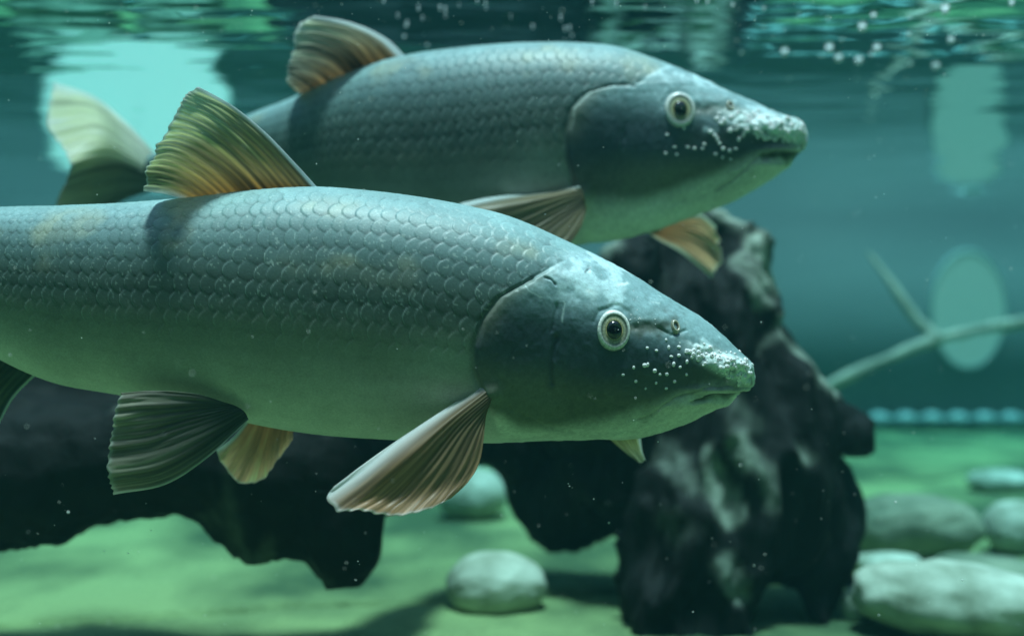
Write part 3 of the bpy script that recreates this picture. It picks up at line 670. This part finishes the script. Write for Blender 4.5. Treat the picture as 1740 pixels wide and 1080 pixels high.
# ---------------------------------------------------------------- stones
def stone(px, py_bottom, wpx, hpx, mat, seed, label, depth=.8, flat=1.0, rot=0, lump=.18):
    Y = -FLOOR_Z * FPX / (py_bottom - 540); w = wpx / FPX * Y / 2; hh = hpx / FPX * Y / 2
    n1, n2 = 48, 72
    la = np.linspace(0, math.pi, n1); lo = np.arange(n2) / n2 * 2 * math.pi
    g = np.stack([np.sin(la)[:, None] * np.cos(lo), np.sin(la)[:, None] * np.sin(lo), np.cos(la)[:, None] + 0 * lo], -1)
    g = g * (1 + lump * fbm(g + seed, 1.1, 3, seed) + .035 * fbm(g + seed, 5, 3, seed + 1))[..., None]
    g = np.sign(g) * np.abs(g) ** .92
    v = g.reshape(-1, 3) * np.array([w, w * depth, hh]); c, s = math.cos(rot), math.sin(rot)
    v = v @ np.array([[c, 0, s], [0, 1, 0], [-s, 0, c]]).T
    cx = (px - 870) / FPX * Y; cy = Y + w * depth * .6
    o = mesh_np('stone', v, grid_faces(n1, n2, wrap=True), mat)
    o.location = (cx, cy, FLOOR_Z + hh * .86); tag(o, label, 'stone', 'stones on the tank floor')
    return o
stone(842, 1052, 176, 112, M_ROCK, 3, 'smooth pale oval stone on the green floor beside the big driftwood', lump=.1)
stone(800, 884, 120, 92, M_ROCK, 5, 'rounded stone on the floor just behind the near fish\'s spread fin', lump=.12)
stone(1660, 1100, 380, 142, M_ROCK, 8, 'largest pale stone, long and lumpy, at the bottom right', rot=.12, lump=.22, depth=.5)
stone(1560, 950, 230, 108, M_ROCK2, 12, 'wide dull green stone behind the largest pale stone', lump=.25, depth=.6)
stone(1712, 836, 110, 38, M_ROCK, 14, 'flat pale stone far back near the right edge', lump=.1)
stone(1750, 942, 130, 92, M_ROCK, 17, 'pale rounded stone at the right edge above the largest stone')
stone(1698, 936, 26, 28, M_ROCK, 19, 'smallest pale pebble beside the rounded stone at the right edge')
stone(1515, 978, 120, 36, M_ROCK, 22, 'low pale stone wedged beside the driftwood foot', lump=.2)
stone(1462, 1062, 60, 70, M_ROCK, 25, 'small pale stone seen between the driftwood roots')
stone(1680, 1008, 190, 60, M_ROCK2, 27, 'low dark stone between the largest pale stone and the dull one', lump=.2)
stone(90, 745, 200, 120, M_ROCK2, 29, 'brown boulder by the back wall, first from the left', lump=.2)
stone(300, 750, 170, 100, M_ROCK2, 33, 'brown boulder by the back wall, second from the left', lump=.2)

# ---------------------------------------------------------------- things on the back wall
M_RIM = plain('pale_rim', (.55, .60, .57), .6)
def oval_window(px, py, wpx, hpx, label, c, strength, power=2.0):
    Y = WALL_Y - .006; cx, _, cz = at(px, py, Y); w = wpx / FPX * Y / 2; h_ = hpx / FPX * Y / 2
    root = empty('window', (cx, Y, cz)); tag(root, label, 'window', 'lit windows in the back wall')
    n = 96; a = np.arange(n) / n * 2 * math.pi
    sx = np.sign(np.cos(a)) * np.abs(np.cos(a)) ** (2 / power); sz = np.sign(np.sin(a)) * np.abs(np.sin(a)) ** (2 / power)
    def ringp(k, y): return np.stack([cx + sx * w * k, np.full(n, y), cz + sz * h_ * k], -1)
    mt, t_, b_ = new_mat('lit_pane'); b_.inputs['Base Color'].default_value = (*c, 1)
    b_.inputs['Emission Color'].default_value = (*c, 1); b_.inputs['Emission Strength'].default_value = strength
    V = np.concatenate([ringp(.96, Y - .003), ringp(.5, Y - .004), ringp(.02, Y - .004)])
    mesh_np('pane', V, grid_faces(3, n, wrap=True), mt, root)
    V = np.concatenate([ringp(1.012, Y + .005), ringp(1.012, Y - .001), ringp(1.0, Y - .004), ringp(.97, Y - .005), ringp(.95, Y + .002)])
    mesh_np('frame', V, grid_faces(5, n, wrap=True), M_RIM, root)
oval_window(1645, 525, 128, 200, 'pale oval window low in the back wall, behind the forked branch', (.66, .58, .50), .22)
oval_window(232, 556, 325, 262, 'wide bright rounded window in the back wall behind the near fish', (1.0, .86, .78), .60, 2.2)

root = empty('air_pipe', tuple(at(1600, 716, WALL_Y - .03))); tag(root, 'pale beaded air pipe running along the foot of the back wall', 'pipe')
M_PIPE = plain('pipe_grey', (.22, .32, .30), .6); M_BEAD = plain('bead_pale', (.42, .50, .48), .6)
def lathe_x(name, x0, x1, y, z, prof, mat, parent):
    n = 20; a = np.arange(n) / n * 2 * math.pi; V = []
    for f_, r_ in prof:
        V.append(np.stack([np.full(n, x0 + (x1 - x0) * f_), y + r_ * np.cos(a), z + r_ * np.sin(a)], -1))
    return mesh_np(name, np.concatenate(V), grid_faces(len(prof), n, wrap=True), mat, parent)
pz = at(0, 712, WALL_Y - .03)[2]
lathe_x('tube', -1.2, 2.38, WALL_Y - .03, pz, [(0, .0001), (0, .009), (1, .009), (1, .0001)], M_PIPE, root)
for i in range(30):
    bx = at(1450 + (i - 19) * 44.5, 712, WALL_Y - .03)[0]
    lathe_x('bead', bx - .021, bx + .021, WALL_Y - .03, pz, [(0, .0092), (.05, .013), (.25, .0165), (.5, .0175), (.75, .0165), (.95, .013), (1, .0092)], M_BEAD, root)

# ---------------------------------------------------------------- bubbles and drifting specks
mb, t_, b_ = new_mat('air_bubble'); N = t_.nodes; L = t_.links
b_.inputs['Base Color'].default_value = (.9, .95, .97, 1); b_.inputs['Roughness'].default_value = .12
tp = N.new('ShaderNodeBsdfTransparent'); mx = N.new('ShaderNodeMixShader'); lw = N.new('ShaderNodeLayerWeight'); lw.inputs[0].default_value = .45
mr = N.new('ShaderNodeMapRange'); mr.inputs['To Min'].default_value = .6; mr.inputs['To Max'].default_value = .95
L.new(lw.outputs['Facing'], mr.inputs[0]); L.new(mr.outputs[0], mx.inputs[0]); L.new(tp.outputs[0], mx.inputs[1]); L.new(b_.outputs[0], mx.inputs[2]); L.new(mx.outputs[0], N['Material Output'].inputs[0])
def ball(n1=14, n2=20):
    la = np.linspace(0, math.pi, n1); lo = np.arange(n2) / n2 * 2 * math.pi
    return np.stack([np.sin(la)[:, None] * np.cos(lo), np.sin(la)[:, None] * np.sin(lo), np.cos(la)[:, None] + 0 * lo], -1).reshape(-1, 3)
bb = mesh_np('bubble', ball() * (1, 1, .88), grid_faces(14, 20, wrap=True), mb)
first = [True]
def bubble(px, py, r, label, group):
    Y = min(1.6, SURF_Z * FPX / (540 - py))
    o = bb if first[0] else bb.copy()
    if not first[0]: COL.objects.link(o)
    first[0] = False
    p = at(px, py, Y); s = r / FPX * Y; p[2] = SURF_Z - .75 * s if py < 112 else p[2]; o.location = tuple(p); o.scale = (s, s, s * .8); tag(o, label, 'bubble', group)
bright = [(1333, 86, 7), (1409, 80, 7.5), (1425, 96, 7), (1465, 44, 7.5), (1490, 80, 7), (1459, 100, 7), (1484, 25, 5.5), (1606, 16, 8), (1616, 66, 6), (1590, 109, 7), (1719, 5, 5)]
for q in bright: bubble(q[0], q[1], q[2] * .9, 'bright white air bubble under the rippled surface right of the far fish', 'air bubbles at upper right')
for q in [(1407, 30, 5), (1358, 22, 4), (1430, 66, 5), (1396, 93, 5), (1544, 57, 6), (1546, 30, 4), (1481, 91, 6), (1609, 132, 6), (1671, 87, 6), (1665, 108, 5), (1547, 107, 6), (1341, 133, 6), (1260, 88, 5), (1298, 45, 4), (1298, 13, 5), (1245, 8, 5), (1202, 3, 4), (1184, 2, 4), (1316, 128, 4), (1456, 134, 5)]:
    bubble(q[0], q[1], q[2] * .6, 'faint air bubble under the rippled surface right of the far fish', 'faint bubbles at upper right')
for q in [(748, 15, 5), (757, 18, 5), (711, 15, 5), (747, 15, 4), (690, 44, 5), (692, 40, 5), (676, 28, 4), (687, 62, 5), (726, 76, 5), (811, 3, 4), (825, 4, 4), (826, 14, 4), (718, 32, 4), (652, 3, 4), (953, 33, 5), (905, 46, 5), (960, 50, 5), (968, 48, 5), (972, 61, 4), (1006, 6, 5), (1047, 9, 5), (1096, 14, 4), (780, 10, 3), (868, 30, 3), (757, 28, 4)]:
    bubble(q[0], q[1], q[2] * .42, 'tiny dim air bubble in the dark water above the far fish\'s back', 'tiny bubbles above the far fish')

o8 = np.array([(1, 0, 0), (0, 1, 0), (-1, 0, 0), (0, -1, 0), (0, 0, 1), (0, 0, -1)], float); f8 = np.array([(0, 1, 4), (1, 2, 4), (2, 3, 4), (3, 0, 4), (1, 0, 5), (2, 1, 5), (3, 2, 5), (0, 3, 5)])
V = []; Fc = []
for i in range(2100):
    Y = random.uniform(.38, 1.3)
    if .5 < Y < .8 and random.random() < .3: continue
    p = at(random.uniform(-80, 1820), random.uniform(-10, 1090) if i < 1500 else abs(random.gauss(0, 60)), Y)
    if p[2] > SURF_Z - .01 or p[2] < FLOOR_Z + .01: continue
    r = random.uniform(.00012, .00030) * (1.6 if random.random() < .06 else 1)
    sc = np.array([random.uniform(.6, 1.8), 1, random.uniform(.6, 1.6)]); V.append(o8 * r * sc + p); Fc.append(f8 + 6 * (len(V) - 1))
sp = mesh_np('dust', np.concatenate(V), np.concatenate(Fc), plain('silt_speck', (.8, .85, .8), .6)); tag(sp, 'fine pale specks of silt drifting through the water', 'dust', kind='stuff')

# ---------------------------------------------------------------- the water's own colour: one closed box of even haze
mh = bpy.data.materials.new('water_haze'); mh.use_nodes = True; N = mh.node_tree.nodes; L = mh.node_tree.links
N.remove(N['Principled BSDF']); pv = N.new('ShaderNodeVolumePrincipled')
pv.inputs['Color'].default_value = (.013, .046, .053, 1); pv.inputs['Absorption Color'].default_value = (0, .74, .83, 1)
pv.inputs['Density'].default_value = .52; pv.inputs['Anisotropy'].default_value = .2
L.new(pv.outputs[0], N['Material Output'].inputs['Volume'])
hz = box('haze', -2.7, 2.7, -.9, WALL_Y + .3, FLOOR_Z - 1.1, SURF_Z + .05, mh); tag(hz, kind='stuff')
